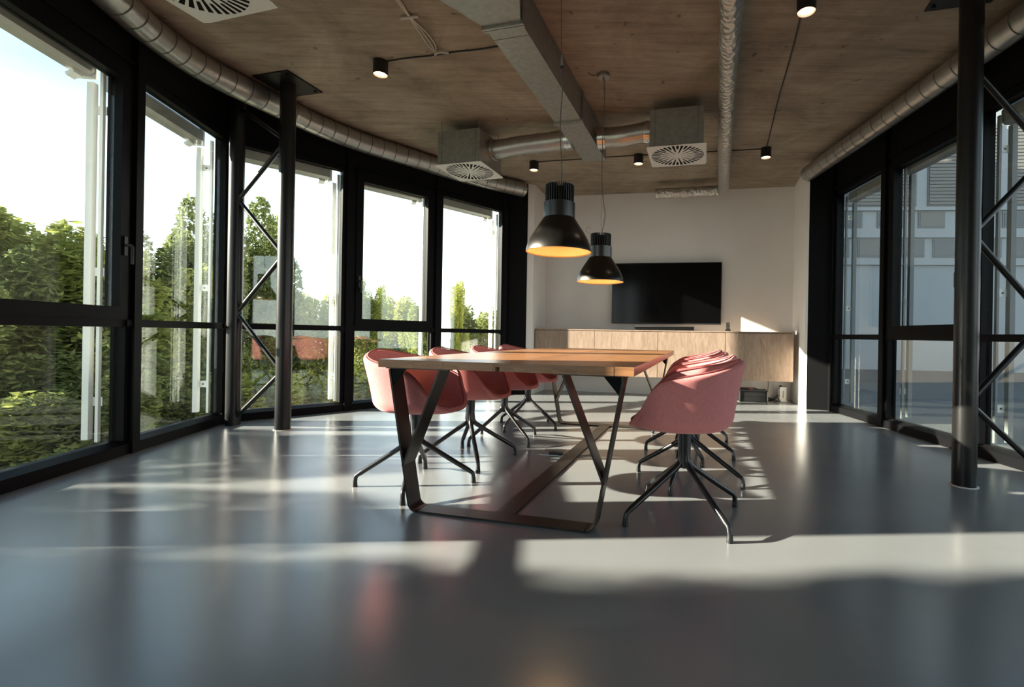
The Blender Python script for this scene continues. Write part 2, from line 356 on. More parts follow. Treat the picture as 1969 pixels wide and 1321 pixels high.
# ------------------------------------------------------------------ windows
WZ = 2.74       # underside of head zone
def window(n, p, q, sash=False, hinge='left', rough_back=False, handle='right', blind=None, rail_far=False):
    L = dist(p, q); root = bpy.data.objects.new('window_%d' % n, None); root.empty_display_size = .2
    root.location = (p[0], p[1], 0); root.rotation_euler = (0, 0, ang(p, q)); link(root); struct(root)
    B = 'black'
    mesh_obj('post', bx(-.035, .035, -.03, .10, 0, CEIL), B, root)
    mesh_obj('jamb', bx(.035, .075, .0, .09, .10, WZ), B, root)
    mesh_obj('jamb', bx(L - .075, L - .035, .0, .09, .10, WZ), B, root)
    mesh_obj('sill', prism(bmesh.new(), [(-.015, .0), (-.015, .075), (.045, .10), (.10, .10), (.10, 0)], .035, L - .035, 'x'), B, root)
    mesh_obj('head', bx(.035, L - .035, .0, .09, WZ - .05, WZ), B, root)
    mesh_obj('spandrel_panel', bx(.035, L - .035, .015, .10, WZ, CEIL), 'blackpanel', root)
    mesh_obj('head_trim', bx(.035, L - .035, -.005, .014, WZ + .02, WZ + .05), B, root)
    mesh_obj('transom', bx(.035, L - .035, -.008, .0449, .90, .955), B, root)
    mesh_obj('transom_clip', bx(L - .085, L - .035, -.02, -.0081, .908, .948), B, root)
    mesh_obj('pane', bx(.075, L - .075, .045, .069, .10, .928), 'glass', root)
    if sash:
        s = .075; a, b_ = .075, L - .075; z0, z1 = .955, WZ - .05
        so_ = mesh_obj('sash', bx(a, a + s, -.015, .075, z0, z1), B, root)
        mesh_obj('sash_stile', bx(b_ - s, b_, -.015, .075, z0, z1), B, so_)
        mesh_obj('sash_rail', bx(a + s, b_ - s, -.015, .075, z0, z0 + .085), B, so_)
        mesh_obj('sash_rail', bx(a + s, b_ - s, -.015, .075, z1 - .075, z1), B, so_)
        mesh_obj('pane', bx(a + s, b_ - s, .035, .059, z0 + .085, z1 - .075), 'glass', root)
        hx = b_ - s / 2 if handle == 'right' else a + s / 2
        bm = tube(bmesh.new(), [(hx, -.02, 1.47), (hx, -.055, 1.47), (hx, -.062, 1.46), (hx, -.062, 1.34)], .010, 10)
        box(bm, hx - .014, hx + .014, -.024, -.0151, 1.40, 1.53)
        mesh_obj('handle', bm, 'blackplastic', root, smooth='auto')
    else:
        mesh_obj('pane', bx(.075, L - .075, .045, .069, .930, WZ - .05), 'glass', root)
    if blind:
        t_ = thing('outdoor_blind', blind[0], 'blind', (p[0], p[1], 0), ang(p, q), 'outdoor blinds outside the windows')
        y = .20
        bm = prism(bmesh.new(), [(y - .055, 2.62), (y - .03, 2.60), (y + .04, 2.60), (y + .06, 2.63), (y + .06, 2.71), (y + .03, 2.74), (y - .03, 2.74), (y - .055, 2.71)], .06, L - .16, 'x')
        mesh_obj('cassette', bm, 'blindgrey', t_)
        mesh_obj('end_cap', bx(L - .16, L - .145, y - .06, y + .065, 2.585, 2.745), 'white_metal', t_)
        mesh_obj('pull_bar', prism(bmesh.new(), [(y - .01, 2.575), (y + .035, 2.55), (y + .045, 2.57), (y, 2.598)], L - .26, L - .20, 'x'), 'white_metal', t_)
        def U(a, b_): return (L - b_, L - a) if rail_far else (a, b_)
        mesh_obj('guide_rail', bx(*U(L - .125, L - .085), y - .02, y + .02, .12, 2.58), 'fargrey' if rail_far else 'white_metal', t_)  # right-hand rails get a darker grey, their shade put into the colour
        es = .14 if sash else .085
        mesh_obj('edge_strip', bx(*U(L - es - .012, L - es + .012), .102, .1205, .11, 2.66), 'fargrey' if rail_far else 'white_metal', t_)  # same darker grey for shade on the right-hand strips
        for z in (.38, 1.28, 2.40):
            br = mesh_obj('bracket', bx(*U(L - .092, L - .086), .121, y - .0201, z - .03, z + .03), 'white_metal', t_)
            u0 = U(L - .0921, L - .0921)[0]; u1 = U(L - .096, L - .096)[0]
            mesh_obj('screw', tube(bmesh.new(), [(u0, .15, z), (u1, .15, z)], .008, 8), 'steel', br)
    return root
n = 1
wl = ['nearest the camera, outside the leftmost openable window', 'outside the fixed window left of the slim truss column',
      'outside the window behind the black truss column', 'outside the openable window behind the pink chairs', 'outside the last left window beside the black panel']
for i in range(5):
    window(n, LP[i], LP[i + 1], sash=i in (0, 3), handle='right' if i == 0 else 'left', blind=('outdoor blind with white rail ' + wl[i],)); n += 1
for i in range(4):
    window(n, LB[i], LB[i + 1], sash=i == 1); n += 1
struct(vpanel('trim_4', (-3.016, 1.912), (-3.045, 2.19), 0, CEIL, .10))
struct(mesh_obj('trim_3', bx(-1.235, -1.165, 6.99, 7.12, 0, CEIL), 'black'))
wr = ['outside the far right window beside the black panel', 'outside the openable right window left of the black column', 'outside the right window behind the diagonal braces']
for i in range(7):
    window(n, RP[i], RP[i + 1], sash=i in (1, 4), blind=('outdoor blind with white rail ' + wr[i],) if i < 3 else None, rail_far=True); n += 1

# ------------------------------------------------------------------ truss columns
def truss(inner, outer, label, rad=.064, top=True):
    c = Vector(inner); d = Vector(outer) - c; L = d.length; a = math.atan2(d.y, d.x)
    t_ = thing('truss_column', label, 'column', (inner[0], inner[1], 0), a)
    cm = mesh_obj('column', lathe(bmesh.new(), [(0, 0), (rad, 0), (rad, CEIL - .012), (0, CEIL - .012)], 36), 'blackcol', t_, smooth='auto')
    mesh_obj('column', lathe(bmesh.new(), [(0, 0), (rad * .97, 0), (rad * .97, CEIL), (0, CEIL)], 36, (L, 0, 0)), 'blackcol', t_, smooth='auto')
    mesh_obj('base_ring', lathe(bmesh.new(), [(rad + .001, 0), (rad + .012, 0), (rad + .012, .004), (rad + .001, .006)], 36), 'plaster', cm)
    pl = mesh_obj('ceiling_plate', bx(-.19, .19, -.19, .19, CEIL - .013, CEIL - .001), 'blackcol', t_)
    pl.rotation_euler = (0, 0, R(-15) - a)
    for sx in (-1, 1):
        for sy in (-1, 1):
            mesh_obj('bolt', lathe(bmesh.new(), [(0, -.012), (.014, -.012), (.014, 0), (0, 0)], 6, (sx * .15, sy * .15, CEIL - .013)), 'steel', pl)
    nodes = [(1, .06), (0, .52), (1, 1.05), (0, 1.57), (1, 2.11), (0, 2.60)] + ([(1, 2.98)] if top else [])
    for (s0, z0), (s1, z1) in zip(nodes, nodes[1:]):
        dz = .025
        p0 = (L * s0 + (rad * .8 if s0 == 0 else -rad * .8), 0, z0 + dz); p1 = (L * s1 + (rad * .8 if s1 == 0 else -rad * .8), 0, z1 - dz)
        mesh_obj('brace', tube(bmesh.new(), [p0, p1], .019, 16), 'blackcol', t_, smooth='auto')
    return t_
truss((-2.716, 4.29), (-3.30, 4.47), 'black steel truss column with zigzag braces before the left windows')
truss((2.372, 2.965), (2.98, 3.06), 'black steel truss column with diagonal braces by the right windows', top=False)

# ------------------------------------------------------------------ sideboard on the back wall
sb = thing('sideboard', 'long wall-hung sideboard in pale oak veneer under the television', 'sideboard', (*wallpt(0, .0), 0), WA)
S0, S1, D = .008, 3.64, .55
Z0, Z1 = .31, .983
mesh_obj('carcass', bx(S0 + .10, S1 - .05, -D + .022, -.002, Z0 + .004, Z1 - .022), 'veneer', sb)
mesh_obj('top', bx(S0, S1 + .02, -D - .002, -.002, Z1 - .016, Z1), 'veneer', sb)
cuts = [S0, .917, 1.838, 2.766, S1 + .02]
for a, b_ in zip(cuts, cuts[1:]):
    mesh_obj('door', bx(a + .003, b_ - .003, -D, -D + .02, Z0, Z1 - .024), 'veneer', sb, bevel=.0012)
mesh_obj('shadow_gap', bx(S0 + .02, S1, -D + .012, -D + .0215, Z1 - .024, Z1 - .016), 'seamdark', sb)

# television
tv = thing('television', 'large black flat screen television hung on the back wall', 'television', (*wallpt(0, 0), 0), WA)
mesh_obj('housing', bx(1.105, 2.735, -.070, -.012, 1.09, 2.01), 'blackplastic', tv, bevel=.006)
mesh_obj('bezel', prism(bmesh.new(), [(1.098, 1.084), (2.742, 1.084), (2.742, 2.018), (1.098, 2.018)], -.082, -.0701, 'y'), 'blackplastic', tv, bevel=.002)
mesh_obj('screen', bx(1.110, 2.730, -.0835, -.0821, 1.104, 2.006), 'tvscreen', tv)
mesh_obj('wall_mount', bx(1.6, 2.2, -.012, -.001, 1.3, 1.75), 'steel', tv)
sbar = thing('soundbar', 'low black soundbar lying on the sideboard below the television', 'soundbar', (*wallpt(1.915, .37), Z1), WA)
mesh_obj('body', bx(-.43, .43, -.045, .045, .004, .062), 'blackplastic', sbar, bevel=.008)
mesh_obj('grille', bx(-.41, .41, -.049, -.0455, .012, .05), 'dark', sbar)
mesh_obj('trim_strip', bx(-.42, .42, -.0495, -.0455, .054, .060), 'chrome', sbar)
for x in (-.35, .35): mesh_obj('foot', bx(x - .03, x + .03, -.03, .03, 0, .0045), 'blackplastic', sbar)
ph = thing('cordless_phone', 'small cordless phone standing in its cradle on the sideboard', 'phone', (*wallpt(2.815, .36), Z1), WA)
bm = prism(bmesh.new(), [(-.045, 0), (.045, 0), (.045, .015), (.0, .03), (-.03, .03), (-.045, .015)], -.034, .034, 'x'); mesh_obj('cradle', bm, 'blackplastic', ph, bevel=.003)
hs = mesh_obj('handset', prism(bmesh.new(), [(-.022, .02), (.004, .02), (.026, .125), (.008, .130)], -.024, .024, 'x'), 'chrome', ph, bevel=.004)
mesh_obj('display', prism(bmesh.new(), [(-.0075, .088), (.0026, .122), (.001, .1225), (-.0092, .0885)], -.018, .018, 'x'), 'lcd', hs)
mesh_obj('keypad', prism(bmesh.new(), [(-.0195, .036), (-.0085, .078), (-.0102, .0784), (-.0212, .0364)], -.018, .018, 'x'), 'lcd', hs)

# media box, socket, router, cables under the sideboard
mb = thing('media_box', 'low black equipment box with two silver edges on floor below the sideboard', 'equipment box', (*wallpt(3.165, .33), 0), WA)
mesh_obj('body', bx(-.17, .17, -.11, .11, .012, .155), 'blackplastic', mb, bevel=.003)
mesh_obj('lid', bx(-.19, .19, -.125, .12, .155, .166), 'blackplastic', mb, bevel=.002)
for x in (-.183, .183): mesh_obj('side_strip', bx(x - .006, x + .006, -.126, .0, 0, .1549), 'chrome', mb)
mesh_obj('front_groove', bx(-.165, .165, -.1115, -.1101, .075, .079), 'dark', mb)
tag(mesh_obj('connector_plug', bx(-.025, .025, -.014, .014, 0, .018), 'redcable', loc=(*wallpt(3.14, .36), .166), rotz=WA + .4, bevel=.004), 'small red connector lying on the black equipment box', 'plug')
tag(mesh_obj('flat_case', bx(-.13, .13, -.07, .07, 0, .014), 'blackplastic', loc=(*wallpt(3.10, .27), .166), rotz=WA + .15, bevel=.004), 'flat black case lying on top of the equipment box', 'case')
ws = thing('wall_socket', 'white double power socket on back wall under the sideboard', 'socket', (*wallpt(3.575, 0), .19), WA)
mesh_obj('plate', bx(-.065, .065, -.012, -.001, -.04, .04), 'white_plastic', ws, bevel=.003)
for x in (-.03, .03): mesh_obj('outlet', tube(bmesh.new(), [(x, -.0125, 0), (x, -.0145, 0)], .022, 18), 'dark' if x > 0 else 'white_plastic', ws)
mesh_obj('plug', tube(bmesh.new(), [(.03, -.015, 0), (.03, -.05, -.002)], [.019, .015], 14), 'blackplastic', ws, smooth='auto')
ro = thing('router', 'white upright router on the floor right of the power socket', 'router', (*wallpt(3.60, .17), 0), WA)
mesh_obj('body', bx(-.045, .045, -.05, .05, .012, .20), 'white_plastic', ro, bevel=.01)
mesh_obj('stand', bx(-.055, .055, -.07, .07, 0, .0125), 'white_plastic', ro, bevel=.003)
mesh_obj('light_strip', bx(-.004, .004, -.0512, -.0498, .05, .15), 'lcd', ro)
def cablething(name, pts, r, mat, label, n=8, cat='cable', group=None):
    o = mesh_obj(name, tube(bmesh.new(), smooth_path(pts, n), r, 8), mat, smooth=True); return tag(o, label, cat, group)
def wp(s, o, z): return (*wallpt(s, o), z)
cablething('power_cable', [wp(3.605, .05, .188), wp(3.60, .10, .15), wp(3.52, .14, .05), wp(3.44, .20, .006), wp(3.40, .26, .006), wp(3.45, .30, .012), wp(3.50, .22, .02), wp(3.42, .15, .03), wp(3.37, .20, .05)], .005, 'blackplastic', 'black power cable curling from the wall socket to the equipment box')
cablething('signal_cable', [wp(3.42, .05, .32), wp(3.42, .08, .2), wp(3.40, .14, .06), wp(3.46, .22, .006), wp(3.52, .28, .006), wp(3.56, .24, .014), wp(3.5, .16, .016), wp(3.40, .24, .016), wp(3.38, .30, .05)], .004, 'blackplastic', 'thin black cable hanging down behind the equipment box')
cablething('white_cord', [wp(3.56, .20, .17), wp(3.535, .24, .15), wp(3.53, .25, .09), wp(3.55, .27, .03), wp(3.56, .25, .006), wp(3.50, .22, .03)], .004, 'white_plastic', 'short white cord looped in front of the white router')
cablething('audio_cable', [wp(3.0, .10, .31), wp(2.93, .14, .2), wp(2.96, .2, .08), wp(2.86, .26, .006), wp(2.92, .34, .006), wp(2.972, .36, .03)], .004, 'blackplastic', 'thin black cable left of the black equipment box')

# ------------------------------------------------------------------ floor socket
fs = thing('floor_socket', 'flush square socket lid in the floor under the table', 'socket', (-.215, 3.635, 0), R(-14.2))
mesh_obj('frame', prism(bmesh.new(), [(-.10, -.10), (.10, -.10), (.10, .10), (-.10, .10)], 0, .003), 'chrome', fs)
mesh_obj('lid', bx(-.092, .092, -.092, .092, .003, .0045), 'floor', fs)
mesh_obj('cable_flap', bx(-.02, .075, -.099, -.06, .0045, .022), 'blackplastic', fs, bevel=.003)
cablething('charger_cable', [(-.16, 3.535, .012), (-.10, 3.50, .005), (-.02, 3.52, .005), (.05, 3.56, .005), (.10, 3.62, .014)], .0035, 'cable_grey', 'thin dark cable on floor beside the floor socket')

# ------------------------------------------------------------------ conference table
TA = R(-14.2)
tb = thing('conference_table', 'long oak plank conference table on dark flat steel legs', 'table', (-.415, 2.245, 0), TA)
# local: +y runs away along the table, +x to the right
HW, TL, TZ, TT = .65, 2.66, .76, .040
edges = [-HW, -.455, -.285, -.205, -.02, .085, .27, .39, .56, HW]
for i, (a, b_) in enumerate(zip(edges, edges[1:])):
    bm = bmesh.new()
    if i == 4:   # knot with a split, broken out of the end grain
        pts = [(a, 0), (a + .010, .0), (a + .018, .022), (a + .030, .004), (b_, 0), (b_, TL), (a, TL)]
        prism(bm, pts, TZ - TT, TZ - .019); prism(bm, [(a, 0), (b_, 0), (b_, TL), (a, TL)], TZ - .019, TZ)
    else:
        box(bm, a + .0003, b_ - .0003, random.uniform(-.0015, .0015), TL, TZ - TT, TZ)
    mesh_obj('plank', bm, 'tablewood', tb, bevel=.0015)
def legframe(y, parent):
    fr = bpy.data.objects.new('leg_frame', None); fr.empty_display_size = .1; fr.location = (0, y, 0); link(fr, parent)
    hw, th = .05, .010
    def bar(name, pts):
        """flat bar following a path in the x-z plane"""
        P = [Vector((p[0], p[1])) for p in pts]; a = []; b_ = []
        for i, p in enumerate(P):
            d = ((P[min(i + 1, len(P) - 1)] - P[max(i - 1, 0)])).normalized(); nn = Vector((-d.y, d.x)) * th / 2
            a.append(p + nn); b_.append(p - nn)
        bm = bmesh.new(); poly = a + b_[::-1]
        va = [bm.verts.new((p.x, -hw, p.y)) for p in poly]; vb = [bm.verts.new((p.x, hw, p.y)) for p in poly]
        k = len(P); N = 2 * k
        for i in range(N): bm.faces.new((va[i], va[(i + 1) % N], vb[(i + 1) % N], vb[i]))
        for i in range(k - 1):
            for vs in (va, vb): bm.faces.new((vs[i], vs[i + 1], vs[N - 2 - i], vs[N - 1 - i]))
        return mesh_obj(name, bm, 'steel', fr, smooth='auto')
    def bend(s):
        c = (s * .435, .05); pts = []
        a0, a1 = -90, -90 + 80
        for k in range(9):
            aa = R(a0 + (a1 - a0) * k / 8); pts.append((s * (.435 + .045 * math.cos(aa)), .05 + .045 * math.sin(aa)))
        return pts
    bar('foot_bar', [(-.43, .005), (.43, .005)])
    for s in (-1, 1):
        bar('leg', bend(s) + [(s * .600, .712)])
        bar('brace', [(s * .516, .225), (s * .318, .712)])
        x0 = s * .592
        mesh_obj('gusset', prism(bmesh.new(), [(x0, .7195), (x0 - s * .088, .7195), (s * .582, .628)], -.046, -.036, 'y'), 'blackpanel', fr)
        mesh_obj('top_plate', bx(min(s * .27, s * .62), max(s * .27, s * .62), -.05, .05, .713, .7195), 'steel', fr)
    return fr
legframe(.07, tb); legframe(2.56, tb)
mesh_obj('floor_bar', bx(-.05, .05, .121, 2.509, 0, .010), 'steel', tb)

# ------------------------------------------------------------------ chairs
def shell_mesh():
    bm = bmesh.new(); NT, NU = 72, 16; rows = []
    def lerp(tab, x):
        for (x0, y0), (x1, y1) in zip(tab, tab[1:]):
            if x <= x1:
                s = (x - x0) / (x1 - x0); s = s * s * (3 - 2 * s); return y0 + (y1 - y0) * s
        return tab[-1][1]
    def lin(tab, x):
        for (x0, y0), (x1, y1) in zip(tab, tab[1:]):
            if x <= x1: return y0 + (y1 - y0) * (x - x0) / (x1 - x0)
        return tab[-1][1]
    rim_z = [(0, .472), (20, .474), (33, .490), (42, .527), (52, .606), (61, .664), (72, .699), (95, .722), (130, .757), (160, .785), (180, .794)]
    top_r = [(0, .27), (25, .285), (40, .315), (55, .318), (75, .305), (90, .300), (120, .295), (150, .272), (180, .258)]
    bot_r = [(0, .250), (25, .255), (45, .262), (65, .245), (90, .228), (135, .220), (180, .208)]
    ZB = .466
    for i in range(NT):
        th = 2 * math.pi * i / NT; dg = math.degrees(th); dg = 360 - dg if dg > 180 else dg
        zr = lin(rim_z, dg); tr_ = lin(top_r, dg); br_ = lin(bot_r, dg); col = []
        zc = .522   # top of the rounded foot of the wall
        for k in range(NU + 1):
            u = k / NU
            if u <= .55:
                s = u / .55; a = s * math.pi / 2
                r = br_ * (1 - (1 - math.sin(a)) ** 1.0) if s < 1 else br_
                r = br_ * math.sin(a) ** .62
                zz = ZB + (min(zc, zr) - ZB) * (1 - math.cos(a)) ** 1.7
            else:
                s = (u - .55) / .45; h = max(0, zr - zc)
                zz = min(zc, zr) + h * s
                full = .27
                r = br_ + (tr_ - br_) * ((zz - min(zc, zr)) / full) ** 1.15 if h > 0 else br_ + .018 * s
                if h <= 0: zz = zr + .004 * s
                else:
                    hb = min(1, h / .05); r = r + (1 - hb) * .018 * s
            col.append(bm.verts.new((r * math.cos(th), r * math.sin(th) * .94, zz)) if k else None)
        rows.append(col)
    c = bm.verts.new((0, 0, ZB))
    for i in range(NT):
        a, b_ = rows[i], rows[(i + 1) % NT]
        bm.faces.new((c, a[1], b_[1]))
        for k in range(1, NU): bm.faces.new((a[k], a[k + 1], b_[k + 1], b_[k]))
    # soften the rim line
    rim = [rows[i][NU] for i in range(NT)]
    for _ in range(2):
        new = [(rim[i - 1].co + rim[i].co * 2 + rim[(i + 1) % NT].co) / 4 for i in range(NT)]
        for v_, p in zip(rim, new): v_.co = p
    rimco = [v_.co.copy() for v_ in rim]
    return bm, rimco
bm, rimco = shell_mesh()
shell = mesh_obj('shell', bm, 'fabric', smooth=True)
for f in shell.data.polygons: pass
sm = shell.modifiers.new('thick', 'SOLIDIFY'); sm.thickness = .028; sm.offset = 1
ss = shell.modifiers.new('soft', 'SUBSURF'); ss.levels = 1; ss.render_levels = 2
N_ = len(rimco)
pip = mesh_obj('piping', tube(bmesh.new(), [p for p in rimco] + [rimco[0]], .0042, 6, cap=False), 'piping', smooth=True)
pip['note'] = ''
del pip['note']
post = mesh_obj('swivel_post', lathe(bmesh.new(), [(0, .448), (.085, .448), (.085, .438), (.034, .434), (.032, .36), (.030, .30), (.026, .245), (.0, .235)], 28), 'legblack', smooth='auto')
leg_me = mesh_obj('leg', tube(bmesh.new(), smooth_path([(.016, 0, .37), (.020, 0, .31), (.032, 0, .262), (.085, 0, .222), (.20, 0, .146), (.305, 0, .078), (.329, 0, .058), (.334, 0, .030)], 4),
                              [.014] * 8 + [.0155] * 5 + [.0145] * 8 + [.0125] * 8, 12), 'legblack', smooth=True)
foot_me = mesh_obj('glide', lathe(bmesh.new(), [(0, 0), (.015, 0), (.015, .004), (.0125, .035), (0, .04)], 14, (.335, 0, 0)), 'blackplastic', smooth='auto')
protos = [shell, pip, post, leg_me, foot_me]
def chair(loc, face, base, label, group, proto=None):
    t_ = thing('tub_chair', label, 'chair', (loc[0], loc[1], 0), R(face), group)
    def cp(o, parent, rz=0):
        c = o.copy(); COL.objects.link(c); c.parent = parent; c.rotation_euler = (0, 0, rz); return c
    s_ = cp(shell, t_); cp(pip, s_); cp(post, t_)
    for k in range(4):
        l = cp(leg_me, t_, R(base - face + 90 * k)); cp(foot_me, l)
    return t_
CH = [((-.99, 2.806), -15, 9, 'pink tub chair on the window side nearest the camera, behind the near left table leg'),
      ((-.815, 3.40), -13, 23, 'second pink tub chair from the camera on the window side of the table'),
      ((-.675, 4.01), -15, 45, 'third pink tub chair from the camera on the window side of the table'),
      ((-.55, 4.627), -17, 58, 'farthest pink tub chair on the window side of the table'),
      ((.506, 2.39), 166, 25, 'big foreground pink tub chair on the right side of the table'),
      ((.658, 2.99), 165, 61, 'second pink tub chair in the right row, just behind the foreground chair'),
      ((.795, 3.62), 166, 65, 'third pink tub chair in the overlapping right row'),
      ((.93, 4.24), 165, 61, 'farthest pink tub chair in the right row, nearest the sideboard')]
for i, (p, f_, b_, lab) in enumerate(CH):
    chair(p, f_, b_, lab, 'pink chairs around the table')
for o in protos: bpy.data.objects.remove(o)

# ------------------------------------------------------------------ pendant lamps
def pendant(x, y, z, label, grip):
    t_ = thing('pendant_lamp', label, 'lamp', (x, y, z), 0, 'pendant lamps over the table')
    prof = [(.200, 0), (.1985, .012), (.191, .042), (.178, .074), (.165, .098), (.148, .127), (.131, .152), (.113, .180), (.101, .198), (.096, .207)]
    mesh_obj('shade', lathe(bmesh.new(), prof, 64), 'gun', t_, smooth=True)
    inner = [(.1999, 0), (.1975, -.001), (.1955, .012), (.188, .042), (.175, .074), (.162, .098), (.145, .127), (.128, .152), (.110, .180), (.092, .2065)]
    mesh_obj('reflector', lathe(bmesh.new(), inner, 64), 'gold', t_, smooth=True)
    mesh_obj('led_disc', lathe(bmesh.new(), [(0, .185), (.088, .185), (.088, .195), (0, .195)], 40), 'bulb', t_)
    mesh_obj('collar', lathe(bmesh.new(), [(.0955, .2071), (.0955, .298), (.090, .301), (.06, .301)], 48), 'gun', t_, smooth='auto')
    bm = lathe(bmesh.new(), [(0, .301), (.060, .301), (.060, .39), (0, .39)], 24)
    for k in range(36):
        a = 2 * math.pi * k / 36; mt = Matrix.Rotation(a, 4, 'Z')
        b2 = bx(.058, .0875, -.0019, .0019, .3015, .406); bmesh.ops.transform(b2, matrix=mt, verts=b2.verts)
        me_ = bpy.data.meshes.new('tmp'); b2.to_mesh(me_); b2.free(); bm.from_mesh(me_); bpy.data.meshes.remove(me_)
    mesh_obj('heat_sink', bm, 'blackplastic', t_)
    h = CEIL - z
    return t_, h
p1, h1 = pendant(-.172, 2.90, 1.40, 'larger-looking front pendant lamp with dark metal shade and gold inside', True)
bm = tube(bmesh.new(), smooth_path([(0, 0, .39), (.012, 0, .47), (.004, 0, .60), (-.004, 0, .78), (.006, 0, 1.0), (-.001, 0, 1.13)], 6), .0032, 8)
mesh_obj('cord', bm, 'cable_grey', p1, smooth=True)
g = mesh_obj('cable_grip', tube(bmesh.new(), [(0, 0, 1.125), (0, 0, 1.20)], .0075, 12), 'galv', p1, smooth='auto')
mesh_obj('grip_cap', tube(bmesh.new(), [(0, 0, 1.118), (0, 0, 1.134)], .0105, 12), 'blackplastic', g, smooth='auto')
mesh_obj('suspension_wire', tube(bmesh.new(), [(-.003, 0, 1.19), (-.012, 0, h1 - .03)], .0022, 8), 'cable_grey', p1)
mesh_obj('ceiling_rose', lathe(bmesh.new(), [(0, h1 - .035), (.05, h1 - .035), (.055, h1 - .028), (.055, h1), (0, h1)], 32), 'galv', p1, smooth='auto')
p2, h2 = pendant(.116, 4.05, 1.352, 'rear pendant lamp with dark metal shade partly before the television', False)
bm = tube(bmesh.new(), smooth_path([(.0, 0, .39), (.024, 0, .50), (.032, 0, .58), (.012, 0, .72), (0, 0, .95), (.004, 0, 1.3), (.012, 0, 1.55), (.010, 0, h2 - .05)], 6), .003, 8)
mesh_obj('cord', bm, 'cable_grey', p2, smooth=True)
mesh_obj('suspension_wire', tube(bmesh.new(), [(0, 0, .39), (0, 0, h2 - .05)], .0012, 6), 'cable_grey', p2)
r_ = mesh_obj('ceiling_rose', lathe(bmesh.new(), [(0, h2 - .03), (.048, h2 - .03), (.053, h2 - .024), (.053, h2), (0, h2)], 32), 'galv', p2, smooth='auto')
mesh_obj('rose_grip', tube(bmesh.new(), [(0, 0, h2 - .06), (0, 0, h2 - .03)], .008, 12), 'galv', r_, smooth='auto')
bm = tube(bmesh.new(), smooth_path([(-.06, .02, .40), (-.09, .02, .412), (-.125, .01, .43), (-.11, .01, .47), (-.085, .01, .45)], 6), .0012, 6)
mesh_obj('loose_wire', bm, 'cable_grey', p2, smooth=True)
for px_, py_, pz_ in ((-.172, 2.90, 1.40), (.116, 4.05, 1.352)):
    l = bpy.data.lights.new('pendant_glow', 'SPOT'); l.energy = 7; l.color = (1, .62, .28); l.shadow_soft_size = .05; l.spot_size = R(150); l.spot_blend = .5
    lo = bpy.data.objects.new('pendant_glow', l); lo.location = (px_, py_, pz_ + .17); link(lo)

# ------------------------------------------------------------------ downlights
DL = [(-1.722, 3.912, 'black cylinder downlight nearest the left truss column'), (-.701, 6.133, 'small black cylinder downlight left of the rectangular duct end'),
      (.614, 5.844, 'black cylinder downlight beside the right air diffuser'), (2.075, 5.57, 'black cylinder downlight between foil duct and right spiral duct'),
      (1.391, 3.075, 'largest black cylinder downlight at the top right')]
for x, y, lab in DL:
    t_ = thing('downlight', lab, 'downlight', (x, y, CEIL - .112), 0, 'black ceiling downlights')
    mesh_obj('housing', lathe(bmesh.new(), [(.056, .0), (.0585, 0), (.0585, .112), (0, .112), (0, .105), (.056, .105), (.056, 0)], 40), 'blackplastic', t_, smooth='auto')
    mesh_obj('inner_ring', lathe(bmesh.new(), [(.0555, .001), (.0555, .028), (.047, .028), (.050, .001)], 40), 'creamring', t_, smooth='auto')
    mesh_obj('diffuser', lathe(bmesh.new(), [(0, .016), (.049, .016), (.049, .026), (0, .026)], 40), 'lens', t_)
    l = bpy.data.lights.new('downlight_beam', 'SPOT'); l.energy = 6; l.color = (1, .82, .6); l.shadow_soft_size = .04; l.spot_size = R(110); l.spot_blend = .8
    lo = bpy.data.objects.new('downlight_beam', l); lo.location = (x, y, CEIL - .115); link(lo)
zc = CEIL - .007
def wire(a, b_, label):
    a, b_ = Vector((*a, zc)), Vector((*b_, zc)); pts = [a + (b_ - a) * k / 6 + Vector((random.uniform(-.006, .006), random.uniform(-.006, .006), 0)) * (0 < k < 6) for k in range(7)]
    cablething('ceiling_cable', pts, .0055, 'blackplastic', label, 3, 'cable', 'black cables along the ceiling')
wire((-1.665, 3.90), (-.50, 3.62), 'black ceiling cable from the left downlight to the rectangular duct')
wire((-.643, 6.12), (.556, 5.85), 'black ceiling cable between the two downlights behind the flexible duct')
wire((.672, 5.83), (2.017, 5.58), 'black ceiling cable running behind the right air diffuser')
wire((2.062, 5.515), (1.40, 3.132), 'long black ceiling cable joining the two right downlights')
wire((1.382, 3.018), (1.1, 1.9), 'black ceiling cable running from the top right downlight towards the camera')
cablething('pendant_cable', [(-.02, 4.02, zc), (.02, 4.06, zc), (.065, 4.05, zc)], .003, 'cable_grey', 'thin cable on ceiling from the duct to the rear lamp rose')

# bundled pale cables
cb = thing('cable_bundle', 'bundle of pale cables clipped to the ceiling with a loose end', 'cables', (-1.25, 3.3, CEIL))
for k in range(3):
    o_ = .012 * (k - 1)
    pts = [(-.10 + o_, -.6, -.006), (-.04 + o_, -.12, -.006), (-.02 + o_ * .5, .03, -.012), (.02 + o_ * 2.2, .2, -.020), (.035 + o_ * 2.4, .33, -.024), (.03 + o_, .42, -.012), (.025, .46, -.008)]
    mesh_obj('strand', tube(bmesh.new(), smooth_path(pts, 6), .005, 8), 'cable_white', cb, smooth=True)
mesh_obj('clip', tube(bmesh.new(), [(-.085, .045, -.016), (.045, .025, -.016)], .010, 10), 'cable_white', cb, smooth='auto')
mesh_obj('loose_end', tube(bmesh.new(), smooth_path([(.02, .47, -.02), (.05, .43, -.03), (.09, .425, -.028), (.14, .43, -.03)], 5), .0085, 10), 'cable_white', cb, smooth=True)

